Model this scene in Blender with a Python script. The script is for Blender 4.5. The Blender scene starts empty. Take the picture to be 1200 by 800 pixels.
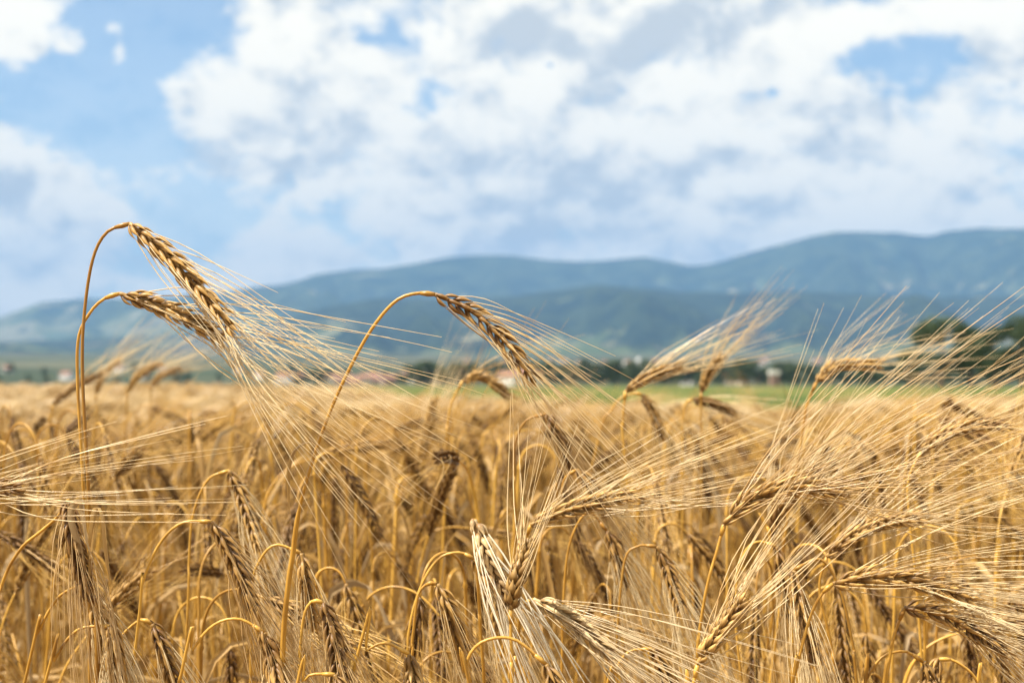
import bpy, math, random
import numpy as np
from mathutils import Vector
R = math.radians
rng = np.random.default_rng(7)
random.seed(7)
scene = bpy.context.scene
COL = scene.collection

# ------------------------------------------------------------------ camera
CAM = np.array([0.0, 0.0, 1.03])
PITCH = math.atan(40 / 1667)
FW = np.array([0, math.cos(PITCH), math.sin(PITCH)])
UP = np.array([0, -math.sin(PITCH), math.cos(PITCH)])
RT = np.array([1.0, 0, 0])
cam_data = bpy.data.cameras.new('camera')
cam_data.lens = 50; cam_data.sensor_width = 36
cam_data.clip_start = 0.05; cam_data.clip_end = 60000
cam_data.dof.use_dof = True
cam_data.dof.focus_distance = 0.78
cam_data.dof.aperture_fstop = 11.0
cam = bpy.data.objects.new('camera', cam_data); COL.objects.link(cam)
cam.location = CAM; cam.rotation_euler = (math.pi / 2 + PITCH, 0, 0)
scene.camera = cam

def at(px, py, d):
    return CAM + d * (FW + (px - 600) / 1667 * RT + (400 - py) / 1667 * UP)

# ------------------------------------------------------------------ light
SUN_EL, SUN_AZ = 60, -108          # azimuth from +Y (view direction), negative = left
SKY_STRENGTH = 0.069
SUN_POWER = 5.0
sd = bpy.data.lights.new('sun', 'SUN'); sd.energy = SUN_POWER; sd.angle = R(0.5); sd.color = (1, 0.92, 0.79)
sun = bpy.data.objects.new('sun', sd); COL.objects.link(sun)
sv = Vector((math.sin(R(SUN_AZ)) * math.cos(R(SUN_EL)), math.cos(R(SUN_AZ)) * math.cos(R(SUN_EL)), math.sin(R(SUN_EL))))
sun.rotation_euler = sv.to_track_quat('Z', 'Y').to_euler()
sun.location = (-20, 10, 40)
scene.view_settings.view_transform = 'Standard'
scene.view_settings.look = 'None'
scene.view_settings.gamma = 1
scene.view_settings.exposure = 1.12
scene.view_settings.use_curve_mapping = False
scene.cycles.max_bounces = 7
scene.cycles.diffuse_bounces = 2
scene.cycles.glossy_bounces = 2
scene.cycles.transmission_bounces = 4
scene.cycles.volume_bounces = 0
scene.cycles.transparent_max_bounces = 4
scene.cycles.caustics_reflective = False
scene.cycles.caustics_refractive = False
scene.cycles.sample_clamp_indirect = 6
scene.cycles.use_denoising = True
scene.cycles.denoiser = 'OPENIMAGEDENOISE'

# ------------------------------------------------------------------ node helper
class NT:
    def __init__(s, tree): s.t = tree; s.n = tree.nodes; s.l = tree.links
    def node(s, typ, **kw):
        n = s.n.new(typ)
        for k, v in kw.items(): setattr(n, k, v)
        return n
    def put(s, sock, v):
        if isinstance(v, bpy.types.NodeSocket): s.l.new(v, sock)
        elif v is not None: sock.default_value = v
    def m(s, op, a, b=None, c=None, clamp=False):
        n = s.node('ShaderNodeMath', operation=op, use_clamp=clamp)
        s.put(n.inputs[0], a); s.put(n.inputs[1], b); s.put(n.inputs[2], c)
        return n.outputs[0]
    def comb(s, x, y, z=0.0):
        n = s.node('ShaderNodeCombineXYZ')
        s.put(n.inputs[0], x); s.put(n.inputs[1], y); s.put(n.inputs[2], z)
        return n.outputs[0]
    def noise(s, vec, scale, detail=4, rough=0.5, dist=0.0, color=False):
        n = s.node('ShaderNodeTexNoise')
        s.put(n.inputs['Vector'], vec); s.put(n.inputs['Scale'], scale)
        n.inputs['Detail'].default_value = detail; n.inputs['Roughness'].default_value = rough
        n.inputs['Distortion'].default_value = dist
        return n.outputs['Color' if color else 'Fac']
    def smooth(s, v, a, b, lo=0.0, hi=1.0):
        n = s.node('ShaderNodeMapRange', interpolation_type='SMOOTHSTEP')
        s.put(n.inputs['Value'], v)
        n.inputs['From Min'].default_value = a; n.inputs['From Max'].default_value = b
        n.inputs['To Min'].default_value = lo; n.inputs['To Max'].default_value = hi
        return n.outputs[0]
    def mix(s, f, a, b):
        n = s.node('ShaderNodeMix', data_type='RGBA')
        s.put(n.inputs[0], f)
        for k, v in ((6, a), (7, b)):
            if isinstance(v, tuple): v = tuple(v) + (1,) if len(v) == 3 else v
            s.put(n.inputs[k], v)
        return n.outputs[2]
    def ramp(s, f, stops):
        n = s.node('ShaderNodeValToRGB'); s.put(n.inputs[0], f)
        e = n.color_ramp.elements
        while len(e) < len(stops): e.new(0.5)
        for i, (p, c) in enumerate(stops):
            e[i].position = p; e[i].color = tuple(c) + (1,)
        return n.outputs[0]

# ------------------------------------------------------------------ world: Nishita sky with clouds by direction
world = bpy.data.worlds.new('World'); scene.world = world; world.use_nodes = True
W = NT(world.node_tree)
bg = W.n['Background']; bg.inputs['Strength'].default_value = SKY_STRENGTH
sky = W.node('ShaderNodeTexSky', sky_type='NISHITA', sun_disc=False)
sky.sun_elevation = R(SUN_EL); sky.sun_rotation = R(SUN_AZ)
sky.air_density = 1.0; sky.dust_density = 0.6; sky.ozone_density = 2.5; sky.altitude = 500
tc = W.node('ShaderNodeTexCoord')
sx = W.node('ShaderNodeSeparateXYZ'); W.l.new(tc.outputs['Generated'], sx.inputs[0])
X, Y, Z = sx.outputs
az = W.m('ARCTAN2', X, Y)
el = W.m('ARCTAN2', Z, W.m('SQRT', W.m('ADD', W.m('MULTIPLY', X, X), W.m('MULTIPLY', Y, Y))))
U = W.m('MULTIPLY_ADD', az, 16.67, 6.0)
V = W.m('MULTIPLY', el, 16.67)
P = W.comb(U, W.m('MULTIPLY', V, 1.35), 3.3)
def vadd(v, off):
    n = W.node('ShaderNodeVectorMath', operation='ADD'); W.l.new(v, n.inputs[0]); n.inputs[1].default_value = off
    return n.outputs[0]
warp = W.noise(P, 0.9, 2, 0.5, color=True)
wn = W.node('ShaderNodeVectorMath', operation='MULTIPLY_ADD')
W.l.new(warp, wn.inputs[0]); wn.inputs[1].default_value = (0.5, 0.5, 0.5); W.l.new(P, wn.inputs[2])
PW = wn.outputs[0]
n1 = W.noise(PW, 0.95, 7, 0.60)
lo1 = W.noise(vadd(PW, (-0.16, 0.40, 0.0)), 0.95, 4, 0.55)
nf = W.noise(PW, 3.4, 4, 0.55)
sw = W.node('ShaderNodeSeparateColor'); W.l.new(W.noise(P, 1.5, 5, 0.6, color=True), sw.inputs[0])
UW = W.m('ADD', U, W.m('MULTIPLY', W.m('SUBTRACT', sw.outputs[0], 0.5), 1.0))
VW = W.m('ADD', V, W.m('MULTIPLY', W.m('SUBTRACT', sw.outputs[1], 0.5), 0.9))
def blob(x, y, rx, ry, w):
    du = W.m('MULTIPLY', W.m('SUBTRACT', UW, x / 100), 100 / rx)
    dv = W.m('MULTIPLY', W.m('SUBTRACT', VW, (440 - y) / 100), 100 / ry)
    r2 = W.m('ADD', W.m('MULTIPLY', du, du), W.m('MULTIPLY', dv, dv))
    return W.m('MULTIPLY', W.m('EXPONENT', W.m('MULTIPLY', r2, -1.0)), w)
def total(lst):
    s = None
    for b in lst:
        o = blob(*b); s = o if s is None else W.m('ADD', s, o)
    return s
cover = total([
    (150, 112, 62, 100, -0.70), (215, 30, 55, 45, -0.6), (110, 90, 70, 55, -0.45), (200, 240, 56, 56, -0.38), (110, 150, 60, 40, -0.5), (40, 120, 60, 30, -0.6), (250, 270, 90, 50, -0.28), (370, 265, 50, 22, -0.28),
    (1045, 84, 74, 30, -0.85), (507, 122, 26, 24, -0.75), (452, 48, 30, 18, -0.6), (640, 80, 14, 10, -0.6), (1010, 15, 60, 14, -0.35), (905, 118, 12, 16, -0.5), (1130, 2, 50, 12, -0.7), (275, 60, 20, 30, -0.25),
    (30, 260, 85, 100, 0.60), (335, 120, 110, 65, 0.45), (55, 8, 60, 18, 0.35), (700, 200, 350, 110, 0.35), (800, 30, 230, 45, 0.4), (1150, 80, 50, 50, 0.3), (320, 300, 60, 24, 0.2), (310, 18, 30, 24, 0.35), (42, 62, 26, 26, 0.55), (150, 70, 18, 13, 0.75), (95, 105, 18, 14, 0.6), (100, 70, 14, 10, 0.5)])
D = W.m('ADD', W.m('ADD', cover, 0.36), W.m('MULTIPLY', W.m('SUBTRACT', n1, 0.5), 1.7))
alpha = W.smooth(W.m('ADD', D, W.m('MULTIPLY', W.m('SUBTRACT', nf, 0.5), 0.8)), -0.20, 0.46)
alpha = W.m('MAXIMUM', alpha, W.smooth(V, 0.0, 4.0, 0.62, 0.13))
grey = total([(820, 40, 210, 44, 0.46), (610, 240, 130, 46, 0.55), (560, 60, 60, 20, 0.2), (720, 195, 100, 26, 0.40), (1000, 165, 80, 16, 0.30), (850, 245, 100, 16, 0.40), (300, 200, 100, 16, 0.50), (30, 235, 80, 36, 0.50), (640, 30, 120, 30, 0.25), (350, 150, 60, 24, 0.15), (1150, 250, 80, 30, 0.12)])
lit = W.m('MULTIPLY_ADD', W.m('SUBTRACT', n1, lo1), 3.3, 0.80)
lit = W.m('ADD', lit, W.m('MULTIPLY', W.m('SUBTRACT', nf, 0.5), 0.5))
lit = W.m('SUBTRACT', lit, W.m('MULTIPLY', grey, 0.9))
lit = W.m('SUBTRACT', lit, W.m('MULTIPLY', W.smooth(D, 0.2, 0.95), 0.10))
lit = W.smooth(lit, 0.05, 1.0)
ccol = W.ramp(lit, [(0.0, (5.0, 5.2, 5.2)), (0.3, (6.6, 6.55, 6.1)), (0.6, (8.1, 7.7, 6.7)), (1.0, (9.6, 8.9, 7.4))])
skyc = W.node('ShaderNodeVectorMath', operation='MULTIPLY')
W.l.new(sky.outputs[0], skyc.inputs[0]); skyc.inputs[1].default_value = (1.17, 1.24, 1.17)
W.l.new(W.mix(alpha, skyc.outputs[0], ccol), bg.inputs['Color'])

# ------------------------------------------------------------------ mesh helpers
class MB:
    def __init__(s): s.v = []; s.f = []; s.n = 0; s.mi = []; s.tn = []
    def add(s, v, f, mi=0, tone=0.5):
        v = np.asarray(v, float); s.v.append(v); s.tn.append(np.broadcast_to(np.asarray(tone, float), len(v)))
        for q in f: s.f.append(tuple(int(i) + s.n for i in q)); s.mi.append(mi)
        s.n += len(v)
    def mesh(s, name, mats, smooth=True):
        me = bpy.data.meshes.new(name)
        me.from_pydata(np.concatenate(s.v).tolist(), [], s.f)
        for m in (mats if isinstance(mats, (list, tuple)) else [mats]): me.materials.append(m)
        me.polygons.foreach_set('use_smooth', [smooth] * len(me.polygons))
        me.polygons.foreach_set('material_index', s.mi)
        ta = me.attributes.new('tone', 'FLOAT', 'POINT'); ta.data.foreach_set('value', np.concatenate(s.tn).astype(np.float32))
        me.update()
        return me
    def build(s, name, mats, parent=None, smooth=True):
        o = bpy.data.objects.new(name, s.mesh(name, mats, smooth)); COL.objects.link(o)
        if parent: o.parent = parent
        return o

def norm(v): return v / (np.linalg.norm(v) + 1e-12)
def smooth_curve(pts, n):
    """Catmull-Rom through the points, resampled evenly to n points."""
    p = np.asarray(pts, float)
    p = np.vstack([2 * p[0] - p[1], p, 2 * p[-1] - p[-2]])
    out = []
    for i in range(1, len(p) - 2):
        for t in np.linspace(0, 1, 28, endpoint=False):
            a, b, c, d = p[i - 1], p[i], p[i + 1], p[i + 2]
            out.append(0.5 * (2 * b + (c - a) * t + (2 * a - 5 * b + 4 * c - d) * t * t + (3 * b - 3 * c + d - a) * t ** 3))
    out.append(p[-2]); out = np.array(out)
    s = np.r_[0, np.cumsum(np.linalg.norm(np.diff(out, axis=0), axis=1))]
    q = np.linspace(0, s[-1], n)
    return np.stack([np.interp(q, s, out[:, k]) for k in range(3)], 1), s[-1]

def frames(c, ref=(0, 1, 0)):
    t = np.gradient(c, axis=0); t /= np.linalg.norm(t, axis=1)[:, None] + 1e-12
    u = norm(np.asarray(ref, float) - np.dot(ref, t[0]) * t[0]); us = []
    for k in range(len(c)):
        u = norm(u - np.dot(u, t[k]) * t[k]); us.append(u)
    us = np.array(us)
    return t, us, np.cross(t, us)

def tube(mb, c, rad, sides=6, mi=0, flat=1.0, ref=(0, 1, 0), cap=True):
    c = np.asarray(c); n = len(c); rad = np.broadcast_to(rad, n)
    t, u, w = frames(c, ref)
    a = np.arange(sides) * 2 * math.pi / sides
    v = c[:, None] + rad[:, None, None] * (np.cos(a)[None, :, None] * u[:, None] + flat * np.sin(a)[None, :, None] * w[:, None])
    f = []
    for k in range(n - 1):
        for j in range(sides):
            j2 = (j + 1) % sides
            f.append((k * sides + j, k * sides + j2, (k + 1) * sides + j2, (k + 1) * sides + j))
    if cap:
        f.append(tuple(range(sides - 1, -1, -1))); f.append(tuple((n - 1) * sides + j for j in range(sides)))
    mb.add(v.reshape(-1, 3), f, mi)

def ribbon(mb, c, width, twist=0.0, cup=0.25, ref=(0, 1, 0), mi=0):
    c = np.asarray(c); n = len(c)
    t, u, w = frames(c, ref)
    tt = np.linspace(0, 1, n)
    ang = twist * tt
    a = np.cos(ang)[:, None] * u + np.sin(ang)[:, None] * w
    b = -np.sin(ang)[:, None] * u + np.cos(ang)[:, None] * w
    wd = width * np.clip(np.sin(np.clip(tt * 0.92 + 0.16, 0, 1) * math.pi) ** 0.6, 0.06, 1)
    offs = [-1, -0.5, 0, 0.5, 1]
    v = np.stack([c + (o * wd / 2)[:, None] * a + (cup * wd * (o * o))[:, None] * b for o in offs], 1)
    f = []
    for k in range(n - 1):
        for j in range(4): f.append((k * 5 + j, k * 5 + j + 1, (k + 1) * 5 + j + 1, (k + 1) * 5 + j))
    mb.add(v.reshape(-1, 3), f, mi)

def link_copy(src, name=None, loc=None, rot=None, scale=None, parent=None):
    o = src.copy(); COL.objects.link(o)
    if loc is not None: o.location = loc
    if rot is not None: o.rotation_euler = rot
    if scale is not None: o.scale = scale
    o.parent = parent
    return o
def tag(o, label, cat, group=None, kind=None):
    if label: o['label'] = label
    if cat: o['category'] = cat
    if group: o['group'] = group
    if kind: o['kind'] = kind
    return o
def empty(name, loc=(0, 0, 0)):
    o = bpy.data.objects.new(name, None); COL.objects.link(o); o.location = loc; o.empty_display_size = 0.1
    return o

# ------------------------------------------------------------------ materials
def mat(name):
    m = bpy.data.materials.new(name); m.use_nodes = True
    t = NT(m.node_tree); b = t.n['Principled BSDF']
    return m, t, b
def straw(name, c_lo, c_hi, c_odd, rough, trans, sx=(60, 60, 8), spec=0.5, bump=0.15, tone=0.0, odd_share=0.14, odd_mix=0.55):
    """dry plant tissue: streaked colour, a different tint per stalk, light passing through"""
    m, t, b = mat(name)
    tcn = t.node('ShaderNodeTexCoord'); oi = t.node('ShaderNodeObjectInfo')
    mp = t.node('ShaderNodeMapping'); t.l.new(tcn.outputs['Object'], mp.inputs[0]); mp.inputs['Scale'].default_value = sx
    n = t.noise(mp.outputs[0], 4.0, 5, 0.6)
    f = t.m('ADD', t.m('MULTIPLY', oi.outputs['Random'], 0.55), t.m('MULTIPLY_ADD', n, 1.5, -0.5), clamp=True)
    if tone:
        an = t.node('ShaderNodeAttribute', attribute_name='tone')
        f = t.m('ADD', t.m('MULTIPLY', f, 1 - tone), t.m('MULTIPLY', an.outputs['Fac'], tone), clamp=True)
    col = t.mix(f, c_lo, c_hi)
    n2 = t.noise(tcn.outputs['Object'], 35.0, 3, 0.6)
    odd = t.m('MULTIPLY', t.smooth(n2, 0.50, 0.72), 0.75)
    odd = t.m('MAXIMUM', odd, t.m('MULTIPLY', t.m('GREATER_THAN', t.m('FRACT', t.m('MULTIPLY', oi.outputs['Random'], 7.31)), 1 - odd_share), odd_mix))
    col = t.mix(odd, col, c_odd)
    t.l.new(col, b.inputs['Base Color'])
    b.inputs['Roughness'].default_value = rough
    b.inputs['Specular IOR Level'].default_value = spec
    if bump:
        bn = t.node('ShaderNodeBump'); bn.inputs['Strength'].default_value = bump; bn.inputs['Distance'].default_value = 0.0006
        t.l.new(t.noise(mp.outputs[0], 14.0, 3, 0.6), bn.inputs['Height']); t.l.new(bn.outputs[0], b.inputs['Normal'])
    if trans:
        tr = t.node('ShaderNodeBsdfTranslucent'); t.l.new(col, tr.inputs[0])
        ms = t.node('ShaderNodeMixShader'); ms.inputs[0].default_value = trans
        t.l.new(b.outputs[0], ms.inputs[1]); t.l.new(tr.outputs[0], ms.inputs[2])
        t.l.new(ms.outputs[0], t.n['Material Output'].inputs[0])
    return m
M_STEM = straw('straw_stem', (0.34, 0.16, 0.020), (0.70, 0.42, 0.085), (0.20, 0.09, 0.018), 0.34, 0.0, (140, 140, 10), 0.4)
M_KERN = straw('barley_kernel', (0.080, 0.031, 0.006), (0.62, 0.38, 0.12), (0.10, 0.038, 0.010), 0.42, 0.02, (90, 90, 30), 0.35, 0.3, 0.72)
M_KERN_CROP = straw('crop_kernel', (0.060, 0.025, 0.005), (0.48, 0.28, 0.080), (0.085, 0.036, 0.010), 0.45, 0.02, (90, 90, 30), 0.3, 0.3, 0.7, 0.5, 0.68)
M_KERN_DARK = straw('dark_brown_kernel', (0.05, 0.022, 0.006), (0.27, 0.145, 0.045), (0.07, 0.03, 0.010), 0.5, 0.02, (90, 90, 30), 0.25, 0.3, 0.6)
M_KERN_SUNLIT = straw('sunlit_kernel', (0.20, 0.095, 0.022), (0.88, 0.69, 0.38), (0.20, 0.09, 0.03), 0.40, 0.02, (90, 90, 30), 0.4, 0.3, 0.75)  # lighter kernel copy: front sunlight on two ears put into the colour
M_KERN_BROWN = straw('brown_kernel', (0.10, 0.045, 0.009), (0.50, 0.31, 0.10), (0.16, 0.08, 0.02), 0.42, 0.02, (90, 90, 30), 0.4, 0.3, 0.6)
M_AWN = straw('barley_awn', (0.68, 0.47, 0.20), (0.90, 0.76, 0.50), (0.48, 0.27, 0.08), 0.27, 0.2, (20, 20, 20), 0.5, 0.0)
M_AWN_CROP = straw('golden_awn', (0.44, 0.24, 0.040), (0.78, 0.52, 0.17), (0.30, 0.14, 0.028), 0.30, 0.15, (20, 20, 20), 0.5, 0.0)
M_AWN_SUNLIT = straw('sunlit_awn', (0.80, 0.68, 0.46), (0.92, 0.84, 0.68), (0.6, 0.42, 0.2), 0.25, 0.15, (20, 20, 20), 0.6, 0.0)  # lighter awn copy for the same ears, sun brightness painted into its colour
M_LEAF = straw('dry_leaf', (0.34, 0.19, 0.05), (0.54, 0.36, 0.14), (0.34, 0.27, 0.18), 0.55, 0.35, (120, 120, 12), 0.4, 0.4)

# ------------------------------------------------------------------ barley parts
def kernel_geo(sides, rings):
    tt = np.linspace(0, 1, rings + 2)
    prof = np.sin(np.clip(tt, 0, 1) ** 0.8 * math.pi) ** 0.9 * (1 - 0.45 * tt)
    prof[0] = 0.28; prof[-1] = 0.09
    return tt, prof / prof.max(), sides

def build_ear(curve_pts, lod='hi', roll=0.0, rows=6, awn_len=0.12, awn_spread=16, awn_pull=None, pull=0.25, nodes=21, seed=0, awn_r=0.00031, plump=1.0, klen=1.0, awn_density=1.0):
    """returns (ear MB, awn MB) along a curve that starts at the stem"""
    r = np.random.default_rng(seed)
    c, L = smooth_curve(curve_pts, 40)
    T, Uv, Wv = frames(c)
    ear, awn = MB(), MB()
    sides, rings = {'hi': (10, 6), 'mid': (6, 4), 'lo': (4, 2)}[lod]
    asegs = {'hi': 8, 'mid': 6, 'lo': 3}[lod]
    tt, prof, _ = kernel_geo(sides, rings)
    a = np.arange(sides) * 2 * math.pi / sides
    KS = float(np.clip(L / 0.082, 0.92, 1.2))
    tube(ear, c, np.linspace(0.0013, 0.0006, len(c)), 5 if lod != 'lo' else 3)
    spread = {6: (-58, 0, 58), 2: (0,)}[rows]
    for i in range(nodes):
        s = (i + 0.3) / nodes * 0.95
        k = min(int(s * 39), 38); fr = s * 39 - k
        base = c[k] * (1 - fr) + c[k + 1] * fr
        t, u, w = T[k], Uv[k], Wv[k]
        side = 1 if i % 2 else -1
        size = (0.74 + 0.26 * min(1, s * 7)) * (1 - 0.38 * max(0, (s - 0.62) / 0.38))
        for sp in spread:
            an = R(roll + sp * (1 + 0.1 * r.normal()) + (0 if side > 0 else 180))
            o = math.cos(an) * u + math.sin(an) * w
            lean = R(r.normal(23 if sp == 0 else 19, 4.0))
            kd = norm(t * math.cos(lean) + o * math.sin(lean))
            kl = 0.0122 * klen * size * (1 + 0.07 * r.normal()) * KS
            kw = 0.00160 * size * (1 + 0.06 * r.normal()) * plump * KS
            b0 = base + o * 0.0013 + t * 0.001 * r.normal()
            lat = norm(np.cross(kd, o)); out = norm(np.cross(lat, kd))
            kc = b0 + np.outer(tt * kl, kd) + np.outer(np.sin(tt * math.pi) * kl * 0.10, out)
            rdg = (1 - 0.16 * (np.arange(sides) % 2) * (lod == 'hi'))[None, :, None]
            v = kc[:, None] + (prof * kw)[:, None, None] * rdg * (np.cos(a)[None, :, None] * lat + 0.72 * np.sin(a)[None, :, None] * out)
            f = []
            for q in range(len(tt) - 1):
                for j in range(sides):
                    j2 = (j + 1) % sides
                    f.append((q * sides + j, q * sides + j2, (q + 1) * sides + j2, (q + 1) * sides + j))
            kt = np.clip(0.30 * r.random() - 0.05 + 1.05 * np.clip((tt - .15) / .6, 0, 1) ** 1.3, 0, 1) if r.random() > 0.07 else 0.05 + 0.2 * tt
            ear.add(v.reshape(-1, 3), f, 0, np.repeat(kt, sides))
            if r.random() > awn_density: continue
            # awn
            al = awn_len * (0.82 + 0.30 * min(1, s * 2.2)) * (1 + 0.10 * r.normal())
            if r.random() < 0.11: al *= r.uniform(0.3, 0.7)
            d0 = norm(kd + 0.06 * r.normal(size=3))
            sa = R(awn_spread * (0.25 + 0.75 * r.random()))
            side_r = 0.45 * r.normal() * np.cross(t, o)
            d1 = norm(t * math.cos(sa) + norm(o + side_r) * math.sin(sa))
            if awn_pull is not None: d1 = norm(d1 * (1 - pull) + np.asarray(awn_pull) * pull)
            qs = np.linspace(0, 1, asegs + 1)
            p = kc[-1]; pts = [p]
            bow = r.normal(size=3) * 0.05
            for q in range(asegs):
                x = (qs[q] + qs[q + 1]) / 2
                wgt = min(1, x * 2.6)
                dd = norm(d0 * (1 - wgt) + d1 * wgt + bow * math.sin(x * 3.1))
                p = p + dd * al / asegs; pts.append(p)
            pts = np.array(pts)
            rad = awn_r * (1.0 - 0.66 * qs ** 1.1)
            if lod == 'lo':
                tube(awn, pts, rad * 1.15, 3, cap=False)
            else:
                tube(awn, pts, rad, 4 if lod == 'hi' else 3, flat=0.6, cap=False, ref=o)
    return ear, awn

def stem_rad(n, r0, r1, sheath=None, node_at=()):
    s = np.linspace(0, 1, n); r = r0 + (r1 - r0) * s
    if sheath: r = r * (1 + .55 * np.clip((sheath - s) / .006, 0, 1) * (.75 + .25 * np.clip((sheath - s) / .1, 0, 1)))
    for q in node_at: r = r + 0.0011 * np.exp(-((s - q) / 0.006) ** 2)
    return r

BARLEY = []
def stalk(stem_pts, ear_pts, label, group=None, lod='hi', stem_r=(0.0015, 0.00085), sheath=None, leaf=None, seed=0, mk=None, ma=None, **kw):
    """one barley stalk from real 3D points; the stem is carried on to the ground"""
    stem_pts = [np.asarray(p, float) for p in stem_pts]
    p0 = stem_pts[0]
    lean = norm(p0 - stem_pts[1]); r = np.random.default_rng(seed + 99)
    g = np.array([p0[0] + np.clip(lean[0], -0.25, 0.25) * p0[2] * 0.8 + r.normal() * 0.02, p0[1] + 0.02 + abs(r.normal()) * 0.03, 0.0])
    mid = p0 * 0.5 + g * 0.5 + np.array([np.clip(lean[0], -0.3, 0.3) * 0.05, 0, 0.0])
    root = empty('barley_stalk', g)
    allp = [g, mid] + stem_pts + [np.asarray(ear_pts[0], float)]
    c, L = smooth_curve(allp, 260)
    tq = np.linspace(0, 1, 260); c = c + np.stack([.0011 * np.sin(tq * 41 + seed) * (1 - tq), .0016 * np.sin(tq * 29 + 2 * seed) * (1 - tq), 0 * tq], 1) + np.stack([np.interp(tq, np.linspace(0, 1, 32), r.normal(size=32) * .0004), 0 * tq, 0 * tq], 1)
    mb = MB(); tube(mb, c - g, stem_rad(260, stem_r[0] * 1.15, stem_r[1], sheath, (0.25, 0.5)), 8)
    # collar where the ear sits
    col = np.array([c[-3], c[-2], c[-1]]) - g
    tube(mb, col, [stem_r[1] * 1.15, stem_r[1] * 1.75, stem_r[1] * 1.2], 8)
    mb.build('stem', M_STEM, root)
    e, a = build_ear([np.asarray(p, float) - g for p in ear_pts], lod=lod, seed=seed, **kw)
    eo = e.build('ear', mk or M_KERN, root)
    a.build('awns', ma or M_AWN, eo)
    for lf in (leaf or []):
        lm = MB(); cc, _ = smooth_curve([np.asarray(p, float) - g for p in lf['pts']], 24)
        ribbon(lm, cc, lf['w'], lf.get('twist', 1.5), lf.get('cup', 0.3))
        lm.build('leaf', M_LEAF, root)
    tag(root, label, 'barley', group)
    BARLEY.append(root)
    return root

def S(*pts):
    return [at(*p) for p in pts]

HERO = 'tall barley ears standing out above the crop'
stalk(S((112, 800, .79), (108, 690, .785), (103, 560, .78), (97, 450, .78), (99, 370, .78), (108, 305, .78), (125, 272, .78)),
      S((152, 262, .78), (196, 300, .775), (238, 345, .77), (276, 392, .765)),
      'tallest barley stalk at far left, its upper ear drooping right against the sky', HERO, seed=1, roll=20, sheath=.80, awn_len=.122, awn_spread=22, nodes=23, awn_density=.66, awn_pull=norm(np.array([1, 0, -.75])), pull=.25,
      leaf=[dict(pts=S((109, 700, .775), (96, 640, .765), (84, 600, .76), (97, 585, .76), (104, 640, .755), (118, 668, .76)), w=.0042, twist=3.2, cup=.6),
            dict(pts=S((106, 680, .77), (112, 600, .765), (122, 604, .76), (126, 650, .757), (131, 700, .76)), w=.0034, twist=3.6, cup=.6)])
stalk(S((104, 800, .80), (101, 690, .795), (98, 560, .79), (92, 450, .79), (93, 395, .79), (106, 366, .79), (122, 350, .79)),
      S((140, 344, .79), (180, 356, .79), (222, 374, .785), (268, 402, .78)),
      'barley stalk beside the tallest one, its ear held lower and more level', HERO, seed=2, roll=75, awn_len=.122, awn_spread=19, nodes=21, awn_density=.66, awn_pull=norm(np.array([1, 0, -.28])), pull=.3)
stalk(S((330, 800, .79), (345, 640, .785), (356, 580, .78), (372, 520, .78), (397, 455, .78), (430, 392, .78), (460, 355, .78), (485, 344, .78)),
      S((510, 345, .78), (548, 362, .78), (585, 392, .778), (628, 448, .775)),
      'tall barley stalk in the middle arching right over the hills with a bent ear', HERO, seed=3, roll=55, sheath=.865, stem_r=(0.0014, 0.0009), awn_len=.088, awn_spread=11, nodes=22, awn_density=.7, awn_pull=norm(np.array([.75, 0, -.8])), pull=.25,
      leaf=[dict(pts=S((371, 521, .776), (360, 517, .774), (345, 526, .772), (338, 545, .77), (339, 580, .77), (341, 615, .772)), w=.0024, twist=3.5, cup=.5)])
stalk(S((566, 800, .80), (563, 740, .80), (560, 680, .795), (556, 630, .785)),
      S((556, 609, .765), (567, 640, .76), (582, 675, .76), (600, 715, .76)),
      'sunlit cream ear hanging down beside the upright brown ear at bottom centre', HERO, seed=4, mk=M_KERN_SUNLIT, ma=M_AWN_SUNLIT, roll=90, klen=.8, awn_len=.10, awn_spread=8, nodes=17, awn_density=.7, awn_r=.0006, awn_pull=norm(np.array([.45, 0, -.9])), pull=.35, plump=1.45)
stalk(S((603, 860, .74), (601, 800, .74), (599, 750, .74)),
      S((599, 714, .74), (603, 690, .74), (610, 665, .745), (619, 630, .755)),
      'upright brown ear seen end-on at bottom centre, awns pointing up', HERO, seed=5, roll=90, awn_len=.075, awn_spread=24, nodes=15, plump=1.35, klen=.78, mk=M_KERN_BROWN, awn_density=.5, awn_pull=norm(np.array([.25, .25, .9])), pull=.2)
stalk(S((596, 820, .93), (600, 740, .92), (606, 665, .91)),
      S((622, 615, .90), (655, 600, .90), (700, 588, .89), (752, 578, .88)),
      'slightly blurred ear leaning right just above the upright brown ear', HERO, seed=6, roll=60, awn_len=.10, awn_spread=11, nodes=21, lod='mid')
stalk(S((600, 850, .80), (604, 790, .79), (606, 740, .78), (610, 712, .775)),
      S((625, 702, .77), (655, 716, .765), (690, 742, .76), (722, 772, .755)),
      'ear drooping to the lower right with a fan of white awns at bottom centre', HERO, seed=7, mk=M_KERN_SUNLIT, ma=M_AWN_SUNLIT, roll=70, awn_len=.13, awn_spread=19, nodes=21, awn_pull=norm(np.array([.9, 0, -.45])), pull=.2)
stalk(S((812, 830, .78), (818, 760, .78), (828, 690, .78), (840, 645, .78)),
      S((849, 612, .78), (880, 586, .78), (928, 571, .775), (990, 578, .77)),
      'arched ear right of centre with the widest fan of pale awns sweeping up right', HERO, seed=8, roll=35, awn_len=.17, awn_spread=20, nodes=24, awn_density=.75, awn_pull=norm(np.array([.85, 0, .35])), pull=.25)
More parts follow.
